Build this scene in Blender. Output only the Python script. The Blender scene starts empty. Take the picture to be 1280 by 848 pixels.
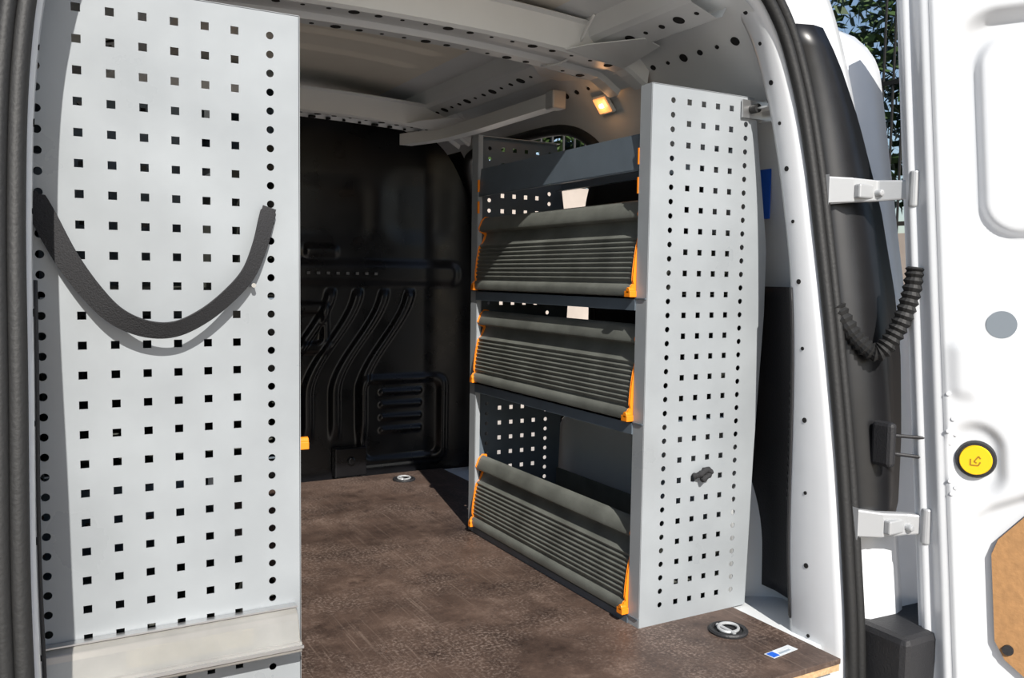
import bpy, math, random
from mathutils import Vector, Matrix
random.seed(4)
# ---------------------------------------------------------------- materials
def mat(name, col, rough=.5, metal=0, noise=0, nscale=20, bump=0, bscale=60, emis=None, trans=0, coat=0, spec=None, rvar=0):
    m=bpy.data.materials.new(name); m.use_nodes=True; nt=m.node_tree; b=nt.nodes['Principled BSDF']
    b.inputs['Base Color'].default_value=(*col,1); b.inputs['Roughness'].default_value=rough; b.inputs['Metallic'].default_value=metal
    if spec is not None: b.inputs['Specular IOR Level'].default_value=spec
    if coat: b.inputs['Coat Weight'].default_value=coat; b.inputs['Coat Roughness'].default_value=.08
    if trans: b.inputs['Transmission Weight'].default_value=trans
    if emis: b.inputs['Emission Color'].default_value=(*emis[:3],1); b.inputs['Emission Strength'].default_value=emis[3]
    tc=nt.nodes.new('ShaderNodeTexCoord')
    n=nt.nodes.new('ShaderNodeTexNoise'); n.inputs['Scale'].default_value=nscale; n.inputs['Detail'].default_value=6
    nt.links.new(tc.outputs['Object'],n.inputs['Vector'])
    r=nt.nodes.new('ShaderNodeValToRGB'); k=noise
    r.color_ramp.elements[0].position=.3; r.color_ramp.elements[1].position=.7
    r.color_ramp.elements[0].color=(*[c*(1-k) for c in col],1); r.color_ramp.elements[1].color=(*[min(1,c*(1+k)) for c in col],1)
    nt.links.new(n.outputs['Fac'],r.inputs['Fac']); nt.links.new(r.outputs['Color'],b.inputs['Base Color'])
    if rvar:
        mr=nt.nodes.new('ShaderNodeMapRange'); mr.inputs['From Min'].default_value=.3; mr.inputs['From Max'].default_value=.7
        mr.inputs['To Min'].default_value=rough-rvar; mr.inputs['To Max'].default_value=rough+rvar
        nt.links.new(n.outputs['Fac'],mr.inputs['Value']); nt.links.new(mr.outputs[0],b.inputs['Roughness'])
    if bump:
        n2=nt.nodes.new('ShaderNodeTexNoise'); n2.inputs['Scale'].default_value=bscale; n2.inputs['Detail'].default_value=4
        nt.links.new(tc.outputs['Object'],n2.inputs['Vector'])
        bp=nt.nodes.new('ShaderNodeBump'); bp.inputs['Strength'].default_value=bump; bp.inputs['Distance'].default_value=.002
        nt.links.new(n2.outputs['Fac'],bp.inputs['Height']); nt.links.new(bp.outputs['Normal'],b.inputs['Normal'])
    return m
M_panel=mat('grey_powder_coat',(.29,.31,.325),.33,noise=.10,nscale=7,bump=.12,bscale=14,rvar=.08)
M_steel=mat('steel_and_shaded_panel',(.10,.125,.15),.4,noise=.08)  # rails and shelf supports; on far end panels the dark tone stands for shade
M_white=mat('white_body_paint',(.64,.655,.675),.25,noise=.015,coat=.4)
M_inner=mat('inner_white_paint',(.66,.68,.69),.33,noise=.05,nscale=6)
M_ceil=mat('roof_primer_paint',(.72,.68,.60),.30,noise=.08,nscale=4)
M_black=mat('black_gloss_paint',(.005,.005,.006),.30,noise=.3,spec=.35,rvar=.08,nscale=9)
M_lamp=mat('smoked_lamp_housing',(.008,.008,.009),.35,noise=.2)
M_trim=mat('black_plastic_trim',(.018,.018,.02),.55,bump=.4,bscale=300)
M_rub=mat('black_rubber',(.012,.012,.012),.6,bump=.3,bscale=200)
M_tray=mat('grey_tray_plastic',(.120,.126,.112),.45,noise=.25,nscale=14,bump=.2,bscale=90)
M_orange=mat('orange_plastic',(.85,.24,.01),.4)
M_hole=mat('dark_hole',(.006,.006,.006),.9)
M_web=mat('black_webbing',(.022,.022,.024),.85,bump=.8,bscale=500)
M_clear=mat('clear_acrylic',(.42,.41,.38),.14,trans=.4,metal=.15,noise=.15,nscale=12)
M_metal=mat('zinc_metal',(.62,.62,.62),.3,metal=.9)
M_cast=mat('cast_hinge_metal',(.42,.43,.44),.4,metal=.25)
M_yel=mat('yellow_plastic',(.9,.55,.01),.35)
M_brown=mat('hardboard_tan',(.36,.19,.075),.7,noise=.12,nscale=90,bump=.3,bscale=200)
M_lens=mat('lamp_lens',(.8,.4,.2),.3,emis=(1,.42,.14,.8))
M_red=mat('red_lens',(.4,.01,.01),.15,coat=.5)
M_blue=mat('blue_label',(.02,.12,.6),.4)
M_lab=mat('label_paper',(.6,.63,.65),.4,noise=.1,nscale=120)
M_ply=mat('ply_edge',(.5,.33,.18),.7,noise=.25,nscale=150)
M_pave=mat('pavement',(.42,.385,.35),.9,noise=.15,nscale=6,bump=.4,bscale=60)
M_stone=mat('pale_render_wall',(.40,.35,.31),.9,noise=.08,nscale=5)
M_iron=mat('black_iron',(.01,.01,.01),.5)
M_leaf=mat('leaf_green',(.03,.06,.012),.6,noise=.5,nscale=3)
M_bark=mat('bark',(.1,.07,.045),.9,noise=.3)
def floor_mat():
    m=bpy.data.materials.new('brown_phenolic_plywood'); m.use_nodes=True; nt=m.node_tree; L=nt.links; b=nt.nodes['Principled BSDF']
    tc=nt.nodes.new('ShaderNodeTexCoord')
    def noise(scale,det,rough=.6,vec=None):
        n=nt.nodes.new('ShaderNodeTexNoise'); n.inputs['Scale'].default_value=scale; n.inputs['Detail'].default_value=det; n.inputs['Roughness'].default_value=rough
        L.new(vec or tc.outputs['Object'],n.inputs['Vector']); return n.outputs['Fac']
    def ramp(f,a,b_,ca=(0,0,0,1),cb=(1,1,1,1)):
        r=nt.nodes.new('ShaderNodeValToRGB'); e=r.color_ramp.elements; e[0].position=a; e[1].position=b_; e[0].color=ca; e[1].color=cb; L.new(f,r.inputs['Fac']); return r.outputs['Color']
    def mul(a,k):
        q=nt.nodes.new('ShaderNodeMath'); q.operation='MULTIPLY'; L.new(a,q.inputs[0])
        if isinstance(k,float): q.inputs[1].default_value=k
        else: L.new(k,q.inputs[1])
        return q.outputs[0]
    def mix(f,c1,col):
        x=nt.nodes.new('ShaderNodeMixRGB'); L.new(f,x.inputs['Fac']); L.new(c1,x.inputs['Color1']); x.inputs['Color2'].default_value=col; return x.outputs[0]
    c=ramp(noise(4.5,10,.76),.36,.64,(.034,.0215,.017,1),(.122,.080,.061,1))
    n3=noise(170,3)
    for rot,sc,k in((.5,(90,1.6,1),.34),(-.9,(120,2.4,1),.30),(.12,(150,2,1),.30),(1.4,(80,2,1),.24)):
        mp=nt.nodes.new('ShaderNodeMapping'); mp.inputs['Scale'].default_value=sc; mp.inputs['Rotation'].default_value=(0,0,rot); L.new(tc.outputs['Object'],mp.inputs['Vector'])
        c=mix(mul(mul(ramp(noise(2.2,4,.5,mp.outputs['Vector']),.62,.72),ramp(noise(3.1,3),.42,.6)),k*2),c,(.24,.18,.145,1))
    c=mix(mul(ramp(noise(9,8,.8),.56,.70),.45),c,(.21,.155,.125,1))
    c=mix(mul(mul(ramp(n3,.48,.70),ramp(noise(6,5),.42,.60)),.8),c,(.28,.215,.18,1))
    c=mix(mul(ramp(noise(13,6,.75),.56,.66),.6),c,(.026,.016,.013,1))
    L.new(c,b.inputs['Base Color']); b.inputs['Roughness'].default_value=.5
    bp=nt.nodes.new('ShaderNodeBump'); bp.inputs['Strength'].default_value=.3; bp.inputs['Distance'].default_value=.001; L.new(n3,bp.inputs['Height']); L.new(bp.outputs['Normal'],b.inputs['Normal'])
    return m
M_floor=floor_mat()
# ---------------------------------------------------------------- mesh helpers
def mk(name,verts,faces,m,parent=None,smooth=False,midx=None,solid=0):
    me=bpy.data.meshes.new(name); me.from_pydata([tuple(v) for v in verts],[],faces)
    ms=m if isinstance(m,(list,tuple)) else [m]
    for x in ms: me.materials.append(x)
    if midx: me.polygons.foreach_set('material_index',midx)
    if smooth: me.polygons.foreach_set('use_smooth',[True]*len(me.polygons))
    me.update(); o=bpy.data.objects.new(name,me); bpy.context.collection.objects.link(o)
    if solid:
        s=o.modifiers.new('s','SOLIDIFY'); s.thickness=abs(solid); s.offset=1 if solid>0 else -1
    if parent: o.parent=parent
    return o
def empty(name):
    o=bpy.data.objects.new(name,None); bpy.context.collection.objects.link(o); o.empty_display_size=.05; return o
class B:
    def __init__(s): s.v=[];s.f=[];s.m=[]
    def add(s,v,f,mi=0):
        k=len(s.v); s.v+= [tuple(x) for x in v]; s.f+=[tuple(i+k for i in q) for q in f]; s.m+=[mi]*len(f)
    def box(s,a,b,mi=0,R=None,c=None):
        v=[Vector((x,y,z)) for x in(a[0],b[0]) for y in(a[1],b[1]) for z in(a[2],b[2])]
        if R is not None: 
            c=Vector(c); v=[R@(p-c)+c for p in v]
        s.add(v,[(0,1,3,2),(4,6,7,5),(0,4,5,1),(2,3,7,6),(0,2,6,4),(1,5,7,3)],mi)
    def cyl(s,p,q,r,n=16,mi=0,r2=None):
        p=Vector(p);q=Vector(q);d=(q-p).normalized(); a=d.orthogonal().normalized(); b=d.cross(a); r2=r if r2 is None else r2
        v=[p+(a*math.cos(t)+b*math.sin(t))*r for t in [2*math.pi*i/n for i in range(n)]]+[q+(a*math.cos(t)+b*math.sin(t))*r2 for t in [2*math.pi*i/n for i in range(n)]]
        s.add(v,[(i,(i+1)%n,n+(i+1)%n,n+i) for i in range(n)]+[tuple(range(n))[::-1],tuple(range(n,2*n))],mi)
    def tube(s,pts,rad,n=10,mi=0):
        pts=[Vector(p) for p in pts]; V=[];m=len(pts); a=None
        for i,p in enumerate(pts):
            d=(pts[min(i+1,m-1)]-pts[max(i-1,0)]).normalized()
            if a is None: a=d.orthogonal().normalized()
            a=(a-d*a.dot(d)).normalized(); b=d.cross(a); r=rad(i) if callable(rad) else rad
            V+=[p+(a*math.cos(t)+b*math.sin(t))*r for t in [2*math.pi*k/n for k in range(n)]]
        F=[(i*n+k,i*n+(k+1)%n,(i+1)*n+(k+1)%n,(i+1)*n+k) for i in range(m-1) for k in range(n)]
        F+=[tuple(range(n))[::-1],tuple(range((m-1)*n,m*n))]
        s.add(V,F,mi)
    def out(s,name,m,parent=None,smooth=False,bevel=0,solid=0,autos=False):
        o=mk(name,s.v,s.f,m,parent,smooth,s.m if isinstance(m,(list,tuple)) else None,solid)
        if bevel:
            b=o.modifiers.new('b','BEVEL'); b.width=bevel; b.segments=2; b.limit_method='ANGLE'
        if autos:
            me=o.data; me.polygons.foreach_set('use_smooth',[True]*len(me.polygons))
            try: me.set_sharp_from_angle(angle=math.radians(40))
            except Exception: pass
        return o
def cat(pts,n=8):
    P=[Vector(p) for p in pts]; R=[]; m=len(P)
    for i in range(m-1):
        a,b,c,d=P[max(i-1,0)],P[i],P[i+1],P[min(i+2,m-1)]
        for k in range(n):
            t=k/n; R.append(.5*((2*b)+(c-a)*t+(2*a-5*b+4*c-d)*t*t+(3*b-a-3*c+d)*t**3))
    R.append(P[-1]); return R
def lerpt(tab,x):
    if x<=tab[0][0]: return tab[0][1]
    for (a,b),(c,d) in zip(tab,tab[1:]):
        if x<=c: return b+(d-b)*(x-a)/(c-a)
    return tab[-1][1]
def ss(a,b,x):
    t=min(1,max(0,(x-a)/(b-a))); return t*t*(3-2*t)
def rbox(x,y,x0,x1,y0,y1,r):
    qx=abs(x-(x0+x1)/2)-(x1-x0)/2+r; qy=abs(y-(y0+y1)/2)-(y1-y0)/2+r
    return math.hypot(max(qx,0),max(qy,0))+min(max(qx,qy),0)-r
CX=.587
def mir(x): return 2*CX-x
# ---------------------------------------------------------------- perforated panel
def perf(cols,x0,x1,z0,z1,ztop,pitch,edge=None):
    b=B(); bd=[x0+.012]+[(cols[i][0]+cols[i+1][0])/2 for i in range(len(cols)-1)]
    lastx=cols[-1][0]+.008; bd.append(lastx); bd[0]=cols[0][0]-.008
    def q(a,c,d,e): b.add([(a,0,d),(c,0,d),(c,0,e),(a,0,e)],[(0,1,2,3)])
    for i,(cx,k) in enumerate(cols):
        p=pitch if k=='s' else pitch*2/3; L,R=bd[i],bd[i+1]; n=8 if k=='s' else 16
        rows=[]; z=ztop
        while z-p/2>z0+.006: rows.append(z); z-=p
        q(L,R,rows[0]+p/2,z1); q(L,R,z0,rows[-1]-p/2)
        for z in rows:
            O=[];I=[]; cs=[(L,z-p/2),(R,z-p/2),(R,z+p/2),(L,z+p/2)]; m=n//4
            for s in range(4):
                A=cs[s];C=cs[(s+1)%4]
                for j in range(m):
                    t=j/m; O.append((A[0]+(C[0]-A[0])*t,0,A[1]+(C[1]-A[1])*t))
                    if k=='s':
                        h=.005; sc=[(-h,-h),(h,-h),(h,h),(-h,h)]; a=sc[s];c=sc[(s+1)%4]
                        I.append((cx+a[0]+(c[0]-a[0])*t,0,z+a[1]+(c[1]-a[1])*t))
                    else:
                        an=math.radians(-135+90*(s+t)); I.append((cx+.005*math.cos(an),0,z+.005*math.sin(an)))
            b.add(O+I,[(j,(j+1)%n,n+(j+1)%n,n+j) for j in range(n)])
    q(x0,bd[0],z0,z1)
    N=24
    for j in range(N):
        a=z0+(z1-z0)*j/N; c=z0+(z1-z0)*(j+1)/N
        ea=edge(a) if edge else x1; ec=edge(c) if edge else x1
        b.add([(lastx,0,a),(ea,0,a),(ec,0,c),(lastx,0,c)],[(0,1,2,3)])
    return b
P=.037
def rack(name,mirror,cols,x0,x1,edge,z1,ztop,yn,yf,mats):
    root=empty(name)
    pan=perf(cols,x0,x1,.0,z1,ztop,P,edge)
    for lab,y,s in(('end_panel',yn,1),('end_panel_inner',yf,-1)):
        v=[(p[0],y,p[2]) for p in pan.v]; pm=mats[0] if s>0 else mats[1]  # same panel as the near one, its shade put into a darker colour
        mk(lab,v,pan.f,pm,root,solid=-.0015)
        fl=B(); xe=x1 if mirror else x0
        fl.box((xe-.0008,min(y,y+s*.03),0),(xe+.0008,max(y,y+s*.03),z1))
        fl.box((xe-(.012 if mirror else 0),min(y+s*.0285,y+s*.03),0),(xe+(0 if mirror else .012),max(y+s*.0285,y+s*.03),z1))
        fl.box((min(x0,x1),min(y,y+s*.02),z1-.0008),(max(x0,x1)-(.04 if not mirror else 0),max(y,y+s*.02),z1+.0008))
        fl.out(lab+'_flange',mats[0],root)
    front=[(0,0),(-.005,.002),(-.007,.012),(-.003,.02),(.001,.022)]
    ribs=[]
    for i in range(9):
        h=.026+i*.009; c=.002+ (i/9)**1.6*.012
        ribs+=[(c,h),(c-.0028,h+.0035),(c-.0028,h+.006)]
    upper=[(.017,.110),(.023,.120),(.027,.130),(.026,.1345),(.012,.136),(.008,.139),(.0075,.144),(.015,.161),(.020,.168),(.025,.170)]
    depth=.235 if not mirror else .30
    prof=front+ribs+upper+[(.029,.166),(.031,.15),(.034,.12),(.026,.02),(.026,.004),(depth,.004),(depth,.12),(depth+.003,.12),(depth+.003,0)]
    xf=(x1-.014) if mirror else (x0-.005)
    sg=-1 if mirror else 1
    ya,yb=yn+.032,yf-.032
    for i,zb in enumerate((.018,.366,.585)):
        t=B(); n=len(prof)
        for yy in(ya,yb): t.v+=[(xf+sg*o,yy,zb+h) for o,h in prof]
        t.f=[(j,(j+1)%n,n+(j+1)%n,n+j) for j in range(n)]; t.m=[0]*n
        t.out('tray_%d'%(i+1),M_tray,root,autos=True)
        c=B()
        if not mirror:
            fp=[(o-.0008,h) for o,h in front]+[(o-.0008,h) for o,h in ribs[1::3]]+[(.017,.110),(.024,.130),(.010,.137),(.007,.144),(.014,.162),(.024,.171)]+[(.034,.170),(.034,0)]
            for y0,y1 in((ya-.001,ya+.003),(yb-.003,yb+.001)):
                m=len(fp); V=[(xf+sg*o,y0,zb+h) for o,h in fp]+[(xf+sg*o,y1,zb+h) for o,h in fp]
                c.add(V,[(j,(j+1)%m,m+(j+1)%m,m+j) for j in range(m)]+[tuple(range(m)),tuple(range(m,2*m))[::-1]])
        if not(mirror and i!=1):
            for yy,k in((ya+.003,1),(yb-.004,.7)):
                e=.024 if mirror else 0
                c.box((xf-sg*(.011+e),yy-.007*k,zb-.001),(xf+sg*.004,yy+.010*k,zb+.010)); c.cyl((xf-sg*(.011+e),yy,zb+.011),(xf+sg*.0,yy,zb+.011),.0055)
            c.out('tray_%d_end_clip'%(i+1),M_orange,root,bevel=.001)
        s=B()
        s.box((min(xf+sg*.002,xf+sg*depth),ya-.03,zb-.004),(max(xf+sg*.002,xf+sg*depth),yb+.03,zb-.002))
        s.box((min(xf+sg*.002,xf+sg*.004),ya-.002,zb-.024 if i else 0),(max(xf+sg*.002,xf+sg*.004),yb+.002,zb-.002))
        s.out('shelf_support_%d'%(i+1),mats[1],root)
    s=B(); X=lambda o:xf+sg*o
    # open top frame: front rail and rear rail, each with small folded lips
    for (o0,h0,o1,h1) in((.006,.806,.012,.868),(.006,.805,.020,.806),(.012,.867,.026,.868),(depth-.002,.83,depth,.868),(depth-.016,.83,depth,.831)):
        V=[(X(o0),ya,h0),(X(o0),yb,h0),(X(o1),yb,h1),(X(o1),ya,h1)]
        s.add(V,[(0,1,2,3)])
    s.out('top_rail',mats[1],root,solid=.0015)
    if not mirror:
        o=B()
        for yy in(ya,yb):
            for zz in(.78,.83): o.box((X(.003),yy-.0015,zz-.016),(X(.008),yy+.0015,zz+.012))
        o.out('orange_edge_strip',M_orange,root)
    return root
YN,YF=1.182,1.857
colsR=[(.974,'r')]+[(1.010+.0325*i,'s') for i in range(4)]+[(1.143,'r')]
edgeR=lambda z: lerpt([(0,1.180),(.3,1.19),(.55,1.204),(.68,1.204),(.8,1.185),(.95,1.162)],z)
rR=rack('shelving_rack',False,colsR,.928,1.2,edgeR,.947,.923,YN,YF,(M_panel,M_steel))
colsL=[(.0136,'r')]+[(.0575+P*i,'s') for i in range(6)]+[(.288,'r')]
rL=rack('shelving_rack',True,colsL,-.014,.327,None,.962,.931,YN,YF,(M_panel,M_steel))
# ---------------------------------------------------------------- floor
b=B(); b.box((-.02,.932,-.009),(1.150,2.50,0)); fo=b.out('floor',M_floor,bevel=.001)
b=B(); b.box((-.02,.934,-.021),(1.149,2.50,-.0095)); b.out('plywood_core',M_ply,fo)
b=B(); b.box((-.12,.955,-.06),(1.31,2.6,-.0215)); b.out('floor_pan',M_inner,fo)
b=B(); b.box((1.152,.99,-.021),(1.30,2.50,-.004)); b.out('side_sill',M_inner,fo,bevel=.003)
# ---------------------------------------------------------------- walls
prof=[(1.275,-.04),(1.28,.15),(1.283,.4),(1.28,.6),(1.262,.75),(1.232,.87),(1.20,.95),(1.165,1.01),(1.12,1.055),(1.07,1.09),(1.0,1.118),(.9,1.135)]
WP=cat([(p[0],p[1],0) for p in prof],10)
def arch(y,z): return rbox(y,z,1.20,1.985,-.4,.345,.26)
DO=[(q.x,q.y) for q in cat([(2.44,.06),(2.44,.5),(2.44,.86),(2.41,.955),(2.33,.985),(2.1,.99),(1.86,.985),(1.76,.95),(1.735,.90),(1.79,.84),(1.835,.76),(1.84,.6),(1.845,.46),(1.86,.385),(1.90,.33),(1.955,.26),(2.0,.15),(2.015,.05),(2.05,.015),(2.2,.012),(2.38,.012),(2.43,.03),(2.44,.06)],6)]
def inside(y,z):
    c=False; n=len(DO)
    for i in range(n):
        (a,b_),(d,e)=DO[i],DO[i-1]
        if (b_>z)!=(e>z) and y<(d-a)*(z-b_)/(e-b_)+a: c=not c
    return c
def wall(side):
    Y0,Y1,dy=1.12,2.54,.01; ny=int(round((Y1-Y0)/dy)); V=[];F=[];MI=[]
    for p in WP:
        for j in range(ny+1):
            y=Y0+dy*j; x,z=p.x,p.y
            x-=.075*ss(.02,-.04,arch(y,z))
            x-=.012*ss(.012,-.012,rbox(y,z,1.40,1.90,.40,.86,.05))
            x+=.006*ss(.006,-.006,rbox(y,z,1.45,1.85,.06,.20,.03))
            V.append((x if side>0 else mir(x),y,z))
    for i in range(len(WP)-1):
        for j in range(ny):
            y=Y0+dy*(j+.5); z=(WP[i].y+WP[i+1].y)/2
            if side>0 and inside(y,z): continue
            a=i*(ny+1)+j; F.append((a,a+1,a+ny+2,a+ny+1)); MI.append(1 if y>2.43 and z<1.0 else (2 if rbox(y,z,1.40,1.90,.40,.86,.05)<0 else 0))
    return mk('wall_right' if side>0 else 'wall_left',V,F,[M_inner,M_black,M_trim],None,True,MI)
wR=wall(1); wL=wall(-1)
wx=sorted((p.y,p.x) for p in WP)
b=B(); b.tube([(lerpt(wx,z)-.008-.075*ss(.02,-.04,arch(y,z)),y,z) for y,z in DO],.014,8); b.out('side_door_seal',M_rub,wR,smooth=True)
# ceiling
V=[];F=[]; nx,ny=60,142
for i in range(nx+1):
    x=.9+(mir(.9)-.9)*i/nx
    for j in range(ny+1):
        y=1.12+.01*j; z=1.135+.018*(1-((x-CX)/.313)**2)
        for yc in(1.3,1.78,1.92,2.06): z-=.009*ss(.012,.0,abs(y-yc)-.006)*ss(.30,.24,abs(x-CX))
        V.append((x,y,z))
F=[(i*(ny+1)+j,i*(ny+1)+j+1,(i+1)*(ny+1)+j+1,(i+1)*(ny+1)+j) for i in range(nx) for j in range(ny)]
mk('ceiling',V,F,M_ceil,None,True)
def bow(name,y0,y1,zc,ze):
    root=empty(name)
    pr=[(y0-.012,.06),(y0,.055),(y0+.010,.004),(y0+.018,0),((y0+y1)/2-.03,0),((y0+y1)/2-.022,.010),((y0+y1)/2+.022,.010),((y0+y1)/2+.03,0),(y1-.02,0),(y1-.012,.004),(y1,.03),(y1+.014,.034)]
    V=[];N=60;xs=[CX-.545+1.09*i/N for i in range(N+1)]
    def zb(x):
        t=abs(x-.565)/.585; return zc-(zc-ze)*t**2.2-.03*ss(.86,1,t)
    for x in xs: V+=[(x,y,zb(x)+h) for y,h in pr]
    n=len(pr); F=[(i*n+k,i*n+k+1,(i+1)*n+k+1,(i+1)*n+k) for i in range(N) for k in range(n-1)]
    mk('beam',V,F,M_inner,root,solid=.002)
    h=B(); x=.1; k=0
    while x<1.06:
        for yy in(y0+.027,y1-.030):
            r=(.0045,.010,.007,.004)[k%4]
            h.cyl((x,yy,zb(x)-.0026),(x,yy,zb(x)+.002),r,12)
        x+=.045; k+=1
    h.out('bolt_holes',M_hole,root)
    # gussets tying the bow to the side rails
    g=B()
    for s in(1,-1):
        f=(lambda x:x) if s>0 else mir
        for a,c in((y1-.01,1),(y0+.01,-1)):
            za=zb(1.0)+.004; g.add([(f(.93),a,za+.004),(f(1.075),a,za-.012),(f(1.075),a+c*.11,za+.006),(f(1.03),a+c*.12,za+.012),(f(.96),a+c*.035,za+.010)],[(0,1,2,3,4)])
    g.out('gussets',M_inner,root,solid=.002,bevel=0)
bow('trim_1',1.45,1.61,1.073,1.040)
bow('trim_2',2.27,2.38,1.045,1.020)
for s,nm in((1,'trim_3'),(-1,'trim_4')):
    root=empty(nm); f=(lambda x:x) if s>0 else mir
    path=cat([(1.085,1.74,1.028),(1.085,1.95,1.028),(1.075,2.15,1.025),(1.04,2.28,1.018),(.97,2.38,1.010)],8)
    V=[]; sec=[(-.018,-.016),(.018,-.016),(.018,.016),(.010,.016),(.010,-.008),(-.010,-.008),(-.010,.016),(-.018,.016)]
    for p in path: V+=[(f(p.x+a),p.y,p.z+c) for a,c in sec]
    n=8; m=len(path)
    F=[(i*n+k,i*n+(k+1)%n,(i+1)*n+(k+1)%n,(i+1)*n+k) for i in range(m-1) for k in range(n)]+[tuple(range(n)),tuple(range((m-1)*n,m*n))]
    mk('track',V,F,M_inner,root)
    b=B(); b.box((min(f(1.066),f(1.104)),1.725,1.008),(max(f(1.066),f(1.104)),1.76,1.05)); b.out('track_end_bracket',M_cast,root,bevel=.004)
    V=[]
    for j in range(50):
        y=1.16+j*.025
        V+=[(f(1.068),y,1.088),(f(1.058),y,1.070),(f(1.046),y,1.066),(f(.99),y,1.084),(f(.980),y,1.092),(f(.968),y,1.125)]
    F=[(j*6+k,j*6+k+1,j*6+7+k,j*6+6+k) for j in range(49) for k in range(5)]
    mk('stiffener',V,F,M_inner,root)
    h=B(); n_=Vector((-.306*s,0,-.952))
    for j in range(26):
        y=1.18+j*.047; c=Vector((f(1.018),y,1.075)); h.cyl(c+n_*.0012,c-n_*.002,(.0045,.011,.006)[j%3],14)
        if y<1.75: 
            c=Vector((f(1.128),y+.02,1.049)); m_=Vector((-.62*s,0,-.78)); h.cyl(c+m_*.003,c-m_*.003,(.009,.004,.006)[j%3],14)
    h.out('bolt_holes',M_hole,root)
b=B(); b.tube(cat([(.955,1.40,1.118),(.965,1.50,1.060),(.95,1.58,1.058),(.97,1.66,1.10),(.96,1.8,1.128)],8),.003,6); b.out('wiring_loom',M_inner,smooth=True)
def bulk():
    V=[];F=[]; nx,nz=290,230; x0,x1=-.11,1.28; z0,z1=-.03,1.13
    for i in range(nx+1):
        x=x0+(x1-x0)*i/nx
        for k in range(nz+1):
            z=z0+(z1-z0)*k/nz; h=0
            h+=.05*ss(.16,.0,1.26-x)+.05*ss(.16,0,x+.09)
            h+=.012*ss(.01,-.01,rbox(x,z,.885,1.17,.02,.30,.03))
            h-=.010*ss(.008,-.006,rbox(x,z,.905,1.15,.045,.28,.025))
            if .95<x<1.10 and .12<z<.26: h+=.010*max(0,math.sin((z-.12)/.14*math.pi*7))*ss(0,.01,x-.95)*ss(0,.01,1.10-x)
            for k2 in range(4):
                xc=.69+.085*k2+.16*ss(.25,.58,z)-.05
                if .10<z<.58: h+=.014*ss(.020,.008,abs(x-xc))*ss(.10,.16,z)*ss(.58,.55,z)
            h+=.010*ss(.008,-.008,rbox(x,z,.68,.79,.38,.53,.02)); h-=.012*ss(.006,-.006,rbox(x,z,.70,.77,.41,.50,.015))
            h+=.012*ss(.02,-.012,rbox(x,z,.0,1.2,.595,.65,.02))
            h-=.006*ss(.03,-.03,rbox(x,z,.60,.92,.72,.90,.05)); h-=.005*ss(.04,-.03,rbox(x,z,.99,1.16,.74,.92,.05))
            h+=.008*ss(.01,-.01,rbox(x,z,.72,.82,.67,.70,.012))
            for xc in(.15,.3,.45): h+=.014*ss(.022,.008,abs(x-xc))*ss(.05,.1,z)*ss(.56,.52,z)
            h+=.002*math.sin(x*9)*math.cos(z*7)
            V.append((x,2.545-h,z))
    F=[(i*(nz+1)+k,(i+1)*(nz+1)+k,(i+1)*(nz+1)+k+1,i*(nz+1)+k+1) for i in range(nx) for k in range(nz)]
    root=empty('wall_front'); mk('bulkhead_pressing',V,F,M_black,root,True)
    h=B()
    for j in range(22):
        x=.3+j*.03; h.box((x,2.524,.616),(x+.010,2.5275,.624))
    h.out('slots',mat('slot_grey',(.10,.10,.10),.6),root)
    b=B(); b.box((.80,2.505,.0),(.90,2.54,.09)); b.cyl((.85,2.515,.05),(.85,2.495,.05),.012); b.out('mount_bracket',M_black,root,bevel=.004)
bulk()
# ---------------------------------------------------------------- rear opening
half=[(1.181,-.07),(1.180,.1),(1.183,.3),(1.181,.5),(1.179,.68),(1.172,.83),(1.155,.95),(1.120,1.055),(1.055,1.123),(.94,1.152),(.78,1.163),(CX,1.168)]
full=half+[(mir(x),z) for x,z in half[-2::-1]]
RP=cat([(x,z,0) for x,z in full],8)
YT=[(q.x,q.y) for q in cat([(-.12,.942,0),(0,.947,0),(.1,.956,0),(.3,.983,0),(.5,1.013,0),(.68,1.044,0),(.83,1.068,0),(.95,1.086,0),(1.05,1.1,0),(1.115,1.108,0),(1.18,1.113,0)],6)]
def yr(z): return lerpt(YT,z)
def low(z): return .060*ss(.70,.05,z)
N=len(RP)
def ring(name,secs,m,smooth=True,parent=None,ext=False):
    V=[];n=len(secs)
    for i,p in enumerate(RP):
        d=(RP[min(i+1,N-1)]-RP[max(i-1,0)]).normalized(); nr=Vector((d.y,-d.x,0))
        for o,y in secs:
            q=p+nr*o; yy=y+(low(p.y)*min(1,max(0,(y-.01)/.035)) if ext else 0); V.append((q.x,yr(p.y)+yy,q.y))
    F=[(i*n+k,i*n+k+1,(i+1)*n+k+1,(i+1)*n+k) for i in range(N-1) for k in range(n-1)]
    return mk(name,V,F,m,parent,smooth)
root=empty('door_frame')
ring('inner_flange',[(.004,0),(-.004,.004),(-.010,.012),(-.012,.045),(-.008,.055),(.016,.064),(.050,.075),(.080,.10),(.100,.15)],M_white,parent=root,ext=True)
ring('outer_flange',[(.004,-.002),(.024,-.004),(.030,.004),(.05,.006),(.058,-.004),(.12,-.008),(.145,.0),(.158,.03),(.162,.10),(.164,.62)],M_white,parent=root)
h=B()
for i in range(4,N-4,5):
    p=RP[i]; d=(RP[i+1]-RP[i-1]).normalized(); nr=Vector((d.y,-d.x,0)); q=p-nr*.0125; a=Vector((q.x,yr(p.y)+.034+low(p.y)*.6,q.y)); w=Vector((nr.x,0,nr.y)); h.cyl(a,a+w*.002,.0045 if i%2 else .0032,12)
h.out('bolt_holes',M_hole,root)
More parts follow.
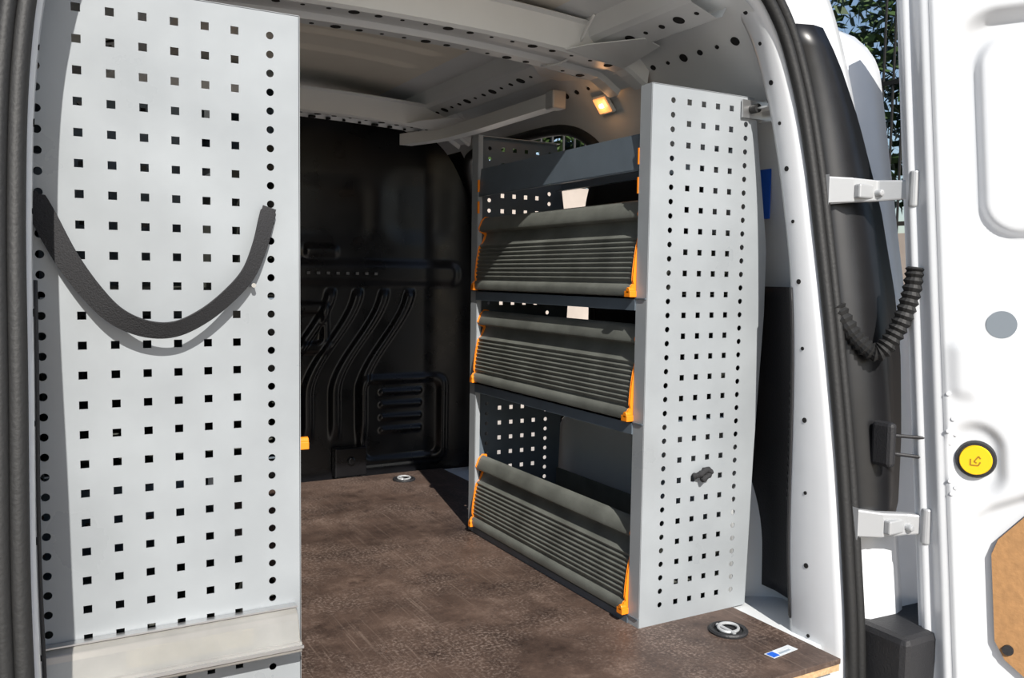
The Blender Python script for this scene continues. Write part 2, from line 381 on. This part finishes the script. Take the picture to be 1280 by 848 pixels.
def bead(o,y):
    pts=[]
    for i,p in enumerate(RP):
        d=(RP[min(i+1,N-1)]-RP[max(i-1,0)]).normalized(); nr=Vector((d.y,-d.x,0)); q=p+nr*o; pts.append((q.x,yr(p.y)+y,q.y))
    return pts
b=B(); b.tube(bead(.004,-.008),.010,10); b.tube(bead(.020,-.012),.009,10); b.out('rear_door_seal',M_rub,root,smooth=True)
RX=sorted((q.y,q.x) for q in RP if q.x>CX+.3)
for s in(1,-1):
    f=(lambda x:x) if s>0 else mir
    V=[];zs=[-.12+1.215*i/60 for i in range(61)]
    for z in zs:
        xi=lerpt(RX,z)+.09; k=max(0,(z-1.0)/.096); k=1-math.sqrt(max(0,1-k*k)); xo=1.452-.02*max(0,z)-.11*k
        for t,y in((0,.012),(.6,.008),(.86,.012),(.95,.026),(1,.06),(1.0,.62)): V.append((f(xi+(xo-xi)*t),yr(z)+y+.05*k,z))
    F=[(i*6+k,i*6+k+1,(i+1)*6+k+1,(i+1)*6+k) for i in range(60) for k in range(5)]
    mk('quarter_panel_%s'%('r' if s>0 else 'l'),V,F,M_white,root,True)
def pillar_trim(s):
    V=[];zs=[.02+.585*i/24 for i in range(25)]
    for z in zs:
        xr=lerpt(RX,z); e=low(z)
        for o,y in[(-.010,.050+e),(-.002,.060+e),(.012,.070+e),(.030,.088+e),(.046,.115+e*.6),(.060,.16+e*.3),(.070,.22),(.074,.32)]:
            x=xr+o-.004; V.append((x if s>0 else mir(x),yr(z)+y,z))
    n=8; F=[(i*n+k,i*n+k+1,(i+1)*n+k+1,(i+1)*n+k) for i in range(24) for k in range(n-1)]
    r=empty('pillar_trim_panel'); mk('moulding',V,F,M_trim,r,True,solid=.003)
    g=B()
    for i in range(16):
        z=.22+i*.014; xr=lerpt(RX,z); e=low(z); p0=Vector((xr+.008,yr(z)+.070+e,z)); p1=Vector((xr+.025,yr(z)+.088+e,z)); u=(p1-p0)
        nn=Vector((-u.y,u.x,0)).normalized()*.003
        if nn.x>0: nn=-nn
        q=[p0-nn,p1-nn,p1+nn,p0+nn]; q=[Vector((a.x if s>0 else mir(a.x),a.y,a.z)) for a in q]
        g.add(q+[a+Vector((0,0,.005)) for a in q],[(0,1,2,3),(4,5,6,7),(0,1,5,4),(1,2,6,5),(2,3,7,6),(3,0,4,7)])
    g.out('vent_louvres',M_trim,r)
pillar_trim(1); pillar_trim(-1)
def tail(s):
    r=empty('tail_light')
    outer=[(.20,1.289),(.234,1.310),(.35,1.335),(.485,1.353),(.6,1.355),(.743,1.340),(.9,1.298),(1.0,1.257),(1.055,1.22)]
    V=[];n=24;zs=[.205+.85*i/n for i in range(n+1)]; f=(lambda x:x) if s>0 else mir
    for z in zs:
        xi=lerpt(RX,z)+.030; xo=lerpt(outer,z)
        for t,dy in((0,-.004),(.06,-.018),(.5,-.028),(.9,-.024),(1,.006)): V.append((f(xi+(xo-xi)*t),yr(z)+dy,z))
    F=[(i*5+k,i*5+k+1,(i+1)*5+k+1,(i+1)*5+k) for i in range(n) for k in range(4)]
    F+=[(0,1,2,3,4),tuple(n*5+k for k in range(5))]
    mk('housing',V,F,M_lamp,r,True)
    b=B(); pts=[(f(lerpt(outer,z)+.001),yr(z)-.006,z) for z in [.25+.5*i/16 for i in range(17)]]
    b.tube(pts,.0035,8); b.out('red_lens_edge',M_red,r,smooth=True)
tail(1); tail(-1)
# ---------------------------------------------------------------- rear door (right leaf)
def yh(z): return .887+.094*z
DX=1.288
def dp(t,z,h=0): return Vector((DX+.5*t-.866*h, yh(z)-.866*t-.5*h, z))
def dh(t,z):
    h=.012*ss(.004,.010,t)
    h+=.018*ss(.022,.042,t)*ss(.655,.62,t)
    h+=.005*ss(.050,.056,t)
    h-=.022*ss(.012,-.014,rbox(t,z,.088,.57,.655,1.04,.06))
    h+=.012*ss(.008,-.008,rbox(t,z,.118,.54,.695,1.01,.05))
    h-=.014*ss(.012,-.010,rbox(t,z,.09,.56,-.02,.255+.5*max(0,min(.06,t-.1)),.03))
    h-=.010*ss(.012,-.010,rbox(t,z,.062,.13,.285,.39,.035))
    h-=.012*ss(.012,-.012,rbox(t,z,.165,.5,.40,.62,.05))
    h+=.006*ss(.015,-.01,rbox(t,z,.07,.10,.44,.52,.012))
    return h
root=empty('van_rear_door'); V=[]; nt_,nz=170,290
for i in range(nt_+1):
    t=.67*i/nt_
    for k in range(nz+1):
        z=-.06+1.16*k/nz; V.append(dp(t,z,dh(t,z)))
F=[(i*(nz+1)+k,i*(nz+1)+k+1,(i+1)*(nz+1)+k+1,(i+1)*(nz+1)+k) for i in range(nt_) for k in range(nz)]
mk('inner_skin',V,F,M_white,root,True)
V=[dp(t,z,h) for t in(0,.67) for z in(-.06,1.1) for h in(0,-.045)]
mk('outer_skin',V,[(1,3,7,5),(0,1,5,4),(2,6,7,3),(0,2,3,1),(4,5,7,6)],M_white,root)
def ddisc(t,z,r,h0,h1,m,name,r2=None):
    b=B(); b.cyl(dp(t,z,h0),dp(t,z,h1),r,32,0,r2); return b.out(name,m,root,autos=True)
ddisc(.138,.553,.0215,dh(.138,.553)-.004,dh(.138,.553)+.0012,mat('hole_grey',(.2,.23,.26),.5),'access_hole_disc')  # grey disc added in place of an open hole in the door skin
H=dh(.095,.337)
ddisc(.095,.337,.031,H-.004,H+.008,M_trim,'release_button_bezel',.028)
ddisc(.095,.337,.0245,H+.006,H+.011,M_yel,'release_button',.0225)
b=B(); c=dp(.095,.337,H+.0114); T=Vector((.5,-.866,0))
def stroke(p,q,w=.0022):
    p=Vector((p[0],p[1]));q=Vector((q[0],q[1]));d=(q-p).normalized();n_=Vector((-d.y,d.x))*w/2
    b.add([c+T*a.x+Vector((0,0,a.y)) for a in(p-n_,q-n_,q+n_,p+n_)],[(0,1,2,3)])
stroke((-.007,.002),(-.007,-.008));stroke((-.007,-.008),(.004,-.008));stroke((.004,-.008),(.007,-.002));stroke((-.002,-.002),(.004,.007));stroke((.004,.007),(.007,.003));stroke((-.002,-.002),(.002,-.004))
b.out('button_symbol',mat('symbol_brown',(.35,.18,.01),.5),root)
pl=[(.112,.055),(.112,.19),(.122,.215),(.165,.262),(.19,.275),(.54,.275),(.54,.0),(.16,.0),(.125,.028)]
V=[dp(t,z,.026) for t,z in pl]+[dp(t,z,.030) for t,z in pl]; n=len(pl)
mk('hardboard_lining',V,[tuple(range(n,2*n))]+[(i,(i+1)%n,n+(i+1)%n,n+i) for i in range(n)],M_brown,root)
for t,z in((.13,.045),(.3,.02),(.3,.26)): ddisc(t,z,.008,.028,.034,M_trim,'lining_clip')
for t,z in((.06,.44),(.066,.40),(.058,.38),(.068,.375),(.060,.36),(.058,.30),(.066,.29),(.060,.28)): ddisc(t,z,.0035,dh(t,z)-.002,dh(t,z)+.002,M_white,'spot_bump')
for z in(.772,.215):
    b=B(); y=yr(z); hz=.024
    pts=[(1.195,y-.012),(1.225,y-.040),(1.268,y-.055),(1.297,yh(z)-.01),(1.312,yh(z)-.05)]
    V=[];w=.010
    for i,(x,yy) in enumerate(pts):
        a=hz*(1-.12*i)
        V+=[(x,yy-w,z-a),(x,yy-w,z+a),(x,yy+w,z+a),(x,yy+w,z-a)]
    m=len(pts); F=[(i*4+k,i*4+(k+1)%4,(i+1)*4+(k+1)%4,(i+1)*4+k) for i in range(m-1) for k in range(4)]+[(0,1,2,3),((m-1)*4,(m-1)*4+1,(m-1)*4+2,(m-1)*4+3)]
    b.add(V,F); b.cyl((1.290,yh(z)-.02,z-.030),(1.290,yh(z)-.02,z+.030),.009)
    b.box((1.226,y-.063,z-.014),(1.262,y-.050,z+.010)); b.cyl((1.268,y-.075,z-.004),(1.268,y-.055,z-.004),.006)
    b.out('hinge',M_cast,root,bevel=.003)
b=B(); z=.346
b.box((1.240,.925,z-.038),(1.258,.965,z+.038)); lt=b.out('door_check_latch',M_trim,bevel=.007)
b=B(); b.cyl((1.246,.94,z+.016),(1.305,.885,z+.014),.003,8); b.cyl((1.246,.94,z-.014),(1.305,.885,z-.02),.003,8); b.out('rods',M_trim,lt)
path=cat([(1.205,1.018,.575),(1.222,.992,.525),(1.247,.965,.498),(1.268,.945,.535),(1.281,.932,.59),(1.287,.928,.642)],10)
b=B(); b.tube(path,lambda i:.0165 if i%2 else .0125,14); b.out('corrugated_cable_conduit',M_rub)
b=B(); b.box((1.215,.86,-.30),(1.42,.99,.045)); b.box((mir(1.42),.86,-.30),(mir(1.215),.99,.045)); b.box((mir(1.215),.86,-.30),(1.215,.930,-.075))
b.out('rear_bumper',M_trim,bevel=.012)
# ---------------------------------------------------------------- small things
pth=cat([(.004,1.174,.706),(.018,1.168,.680),(.040,1.160,.633),(.066,1.153,.592),(.093,1.148,.562),(.126,1.145,.546),(.160,1.145,.545),(.195,1.149,.561),(.228,1.155,.587),(.254,1.162,.616),(.270,1.168,.652),(.279,1.172,.684),(.285,1.176,.704)],7)
V=[];m=len(pth)
for i,p in enumerate(pth):
    d=(pth[min(i+1,m-1)]-pth[max(i-1,0)]).normalized(); s=i/(m-1)
    w=Vector((0,-1,0)).cross(d); w=(w+Vector((0,-.75*math.sin(s*math.pi),0))).normalized()
    hw=.0145-.004*s if .03<s<.97 else .009
    nn=d.cross(w)*.001
    V+=[p+w*hw+nn,p-w*hw+nn,p-w*hw-nn,p+w*hw-nn]
F=[(i*4+k,i*4+(k+1)%4,(i+1)*4+(k+1)%4,(i+1)*4+k) for i in range(m-1) for k in range(4)]+[(0,1,2,3),tuple((m-1)*4+k for k in range(4))]
st=mk('carrying_strap',V,F,M_web,None,False)
b=B(); b.cyl((.262,1.181,.600),(.262,1.168,.600),.003); b.out('rivet',M_metal,st)
b=B(); V=[];sec=[(1.180,.100),(1.150,.096),(1.140,.100),(1.138,.108),(1.142,.114),(1.149,.111),(1.158,.138),(1.162,.146),(1.172,.152),(1.180,.152)]
for x in(-.03,.318): V+=[(x,y,z) for y,z in sec]
n=len(sec); b.add(V,[(k,(k+1)%n,n+(k+1)%n,n+k) for k in range(n)]+[tuple(range(n)),tuple(range(n,2*n))]); b.cyl((-.2,1.150,.118),(-.02,1.150,.118),.005)
rl=b.out('label_holder_rail',M_clear,bevel=.0015)
b=B(); b.box((.10,1.166,.11),(.26,1.168,.135)); b.out('yellowed_label',mat('old_label',(.5,.43,.24),.7,noise=.2),rl)
b=B(); b.box((-.03,1.136,.106),(.319,1.1385,.110)); b.box((-.03,1.168,.1525),(.319,1.180,.1545)); b.out('rail_edges',M_metal,rl)
def bracket(name,x,z,sx):
    b=B(); b.box((min(x,x+sx*.05),YN-.006,z-.016),(max(x,x+sx*.05),YN-.003,z+.016)); b.box((min(x+sx*.02,x+sx*.05),YN-.045,z-.002),(max(x+sx*.02,x+sx*.05),YN-.003,z+.001)); b.box((x+sx*.046,YN-.045,z-.022),(x+sx*.049,YN-.0,z+.018))
    o=b.out(name,M_metal)
    b=B(); b.cyl((x+sx*.022,YN-.022,z+.0),(x+sx*.022,YN-.004,z+.0),.008); b.cyl((x+sx*.03,YN-.04,z+.012),(x+sx*.06,YN-.04,z+.012),.006); b.out('bolt',M_rub,o)
bracket('fixing_bracket',1.128,.925,1); bracket('fixing_bracket',.03,.955,-1)
def ringset(c):
    ro=empty('cargo_tie_down_ring'); c=Vector(c)
    b=B(); b.tube([c+Vector((.030*math.cos(a),.030*math.sin(a),.0025)) for a in [2*math.pi*k/32 for k in range(33)]],.0045,8); b.cyl(c+Vector((0,0,.0002)),c+Vector((0,0,.0016)),.029,32); b.out('recess_bezel',M_trim,ro,autos=True)
    b=B(); b.tube([c+Vector((.019*math.cos(a),.015*math.sin(a),.007+.002*math.sin(a))) for a in [2*math.pi*k/32 for k in range(33)]],.0028,8); b.cyl(c+Vector((-.006,-.022,.005)),c+Vector((-.006,.022,.005)),.0035); b.out('ring',M_cast,ro,autos=True)
ringset((1.062,1.100,0)); ringset((.98,2.40,0))
Rz=Matrix.Rotation(.12,3,'Z'); b=B(); c=(1.082,.995,0)
b.box((1.050,.986,.0003),(1.113,1.006,.0009),0,Rz,c); b.box((1.052,.988,.0009),(1.068,1.004,.0012),1,Rz,c); b.box((1.072,.990,.0009),(1.100,.995,.0012),2,Rz,c)
b.out('floor_sticker',[M_lab,M_blue,mat('label_grey',(.3,.35,.4),.5)])
b=B(); b.box((1.243,1.215,.735),(1.2445,1.25,.83)); b.out('blue_sticker',M_blue,wR)
b=B(); b.tube(cat([(1.040,YN-.004,.262),(1.05,YN-.014,.268),(1.062,YN-.012,.274),(1.073,YN-.012,.270),(1.068,YN-.012,.263),(1.052,YN-.013,.256)],4),lambda i:.0055+.001*math.sin(i*2.1),8); b.out('strap_stub',M_web,smooth=True)
def lamp(c,u,v,w):
    r=empty('interior_lamp'); c=Vector(c);u=Vector(u).normalized();n=Vector(v).normalized(); t=n.cross(u).normalized()
    def bb(su,sv,h0,h1,m,nm):
        V=[c+u*a*su+t*d*sv+n*h for h in(h0,h1) for a,d in((-1,-1),(1,-1),(1,1),(-1,1))]
        o=mk(nm,V,[(0,3,2,1),(4,5,6,7),(0,1,5,4),(1,2,6,5),(2,3,7,6),(3,0,4,7)],m,r); k=o.modifiers.new('b','BEVEL'); k.width=.003; k.segments=2
    bb(w,w*.85,-.004,.004,M_inner,'housing'); bb(w*.85,w*.7,.003,.007,M_lens,'lens')
    e=mat('lamp_filament',(1,.7,.4),.3,emis=(1,.75,.45,6)); b=B(); b.cyl(c+n*.0072-u*.006,c+n*.0072+u*.004,.005,12); b.out('bulb',e,r)
    p=bpy.data.lights.new('bulb_light','POINT'); p.energy=.06; p.color=(1,.5,.2); p.shadow_soft_size=.01; o=bpy.data.objects.new('bulb_light',p); bpy.context.collection.objects.link(o); o.location=c+n*.02; o.parent=r
lamp((1.150,1.64,1.010),(0,1,0),(-.8,0,-.6),.027)
# ---------------------------------------------------------------- outside
b=B(); b.box((-15,-15,-.62),(25,25,-.6)); b.out('ground',M_pave)
b=B(); b.box((2.5,7.2,-.6),(9,7.5,1.5)); b.box((9.0,-3,-.6),(9.3,7.5,1.2)); b.out('boundary_wall',M_stone)
b=B()
for i in range(50):
    x=2.6+i*.13; b.cyl((x,7.35,1.5),(x,7.35,2.9),.014,6); b.cyl((x,7.35,2.9),(x,7.35,3.02),.02,6,0,.001)
for z in(1.6,2.3,2.8): b.box((2.5,7.33,z),(9.1,7.37,z+.05))
for i in range(70):
    y=-2.5+i*.14; b.cyl((9.15,y,1.2),(9.15,y,4.6),.016,6)
for z in(1.3,3.0,4.3): b.box((9.13,-3,z),(9.17,7.3,z+.05))
b.out('iron_fence',M_iron)
def tree(x,y,h,r):
    ro=empty('tree'); b=B(); b.tube(cat([(x,y,-.6),(x+.1,y,.5*h),(x,y+.1,h)],5),lambda i:.16-.01*i,10); b.out('trunk',M_bark,ro,smooth=True)
    b=B()
    for i in range(4500):
        d=Vector((random.gauss(0,1),random.gauss(0,1),random.gauss(0,1))).normalized()*r*random.random()**.4; c=Vector((x,y,h))+d
        a=Vector((random.gauss(0,1),random.gauss(0,1),random.gauss(0,1))).normalized(); e=a.orthogonal().normalized(); s=.13
        b.add([c-a*s,c+e*s*.6,c+a*s,c-e*s*.6],[(0,1,2,3)])
    b.out('foliage',M_leaf,ro)
for x,y,h,r in((4.5,10.2,3.0,2.4),(8.0,10.3,3.2,2.5),(12,8.3,4.0,2.5),(12,4.5,4.4,2.5),(12,.8,4.2,2.4)): tree(x,y,h,r)
# ---------------------------------------------------------------- light
w=bpy.data.worlds.new('w'); bpy.context.scene.world=w; w.use_nodes=True; nt=w.node_tree
sk=nt.nodes.new('ShaderNodeTexSky'); sk.sky_type='NISHITA'; sk.sun_disc=False; sk.sun_elevation=math.radians(36); sk.sun_rotation=math.radians(190)
nt.links.new(sk.outputs[0],nt.nodes['Background'].inputs[0]); nt.nodes['Background'].inputs[1].default_value=.115
sl=bpy.data.lights.new('sun','SUN'); sl.energy=6.3; sl.angle=.009; sl.color=(1,.96,.9); so=bpy.data.objects.new('sun',sl); bpy.context.collection.objects.link(so)
az,el=math.radians(12.5),math.radians(38)
d=Vector((math.sin(az)*math.cos(el),math.cos(az)*math.cos(el),-math.sin(el)))
so.rotation_euler=d.to_track_quat('-Z','Y').to_euler(); so.location=(-1,-3,4)
# ---------------------------------------------------------------- camera
yaw,pit,roll=map(math.radians,(29.3,4.1,.85)); C=Vector((0,0,.616))
fw=Vector((math.sin(yaw)*math.cos(pit),math.cos(yaw)*math.cos(pit),-math.sin(pit)))
rt=Vector((math.cos(yaw),-math.sin(yaw),0)); up=rt.cross(fw)
r2=rt*math.cos(roll)+up*math.sin(roll); u2=-rt*math.sin(roll)+up*math.cos(roll)
cam=bpy.data.cameras.new('camera'); co=bpy.data.objects.new('camera',cam); bpy.context.collection.objects.link(co)
co.matrix_world=Matrix(((r2.x,u2.x,-fw.x,C.x),(r2.y,u2.y,-fw.y,C.y),(r2.z,u2.z,-fw.z,C.z),(0,0,0,1)))
cam.lens=36*1080/1280; cam.clip_start=.02; bpy.context.scene.camera=co
vs=bpy.context.scene.view_settings; vs.view_transform='Standard'; vs.look='None'
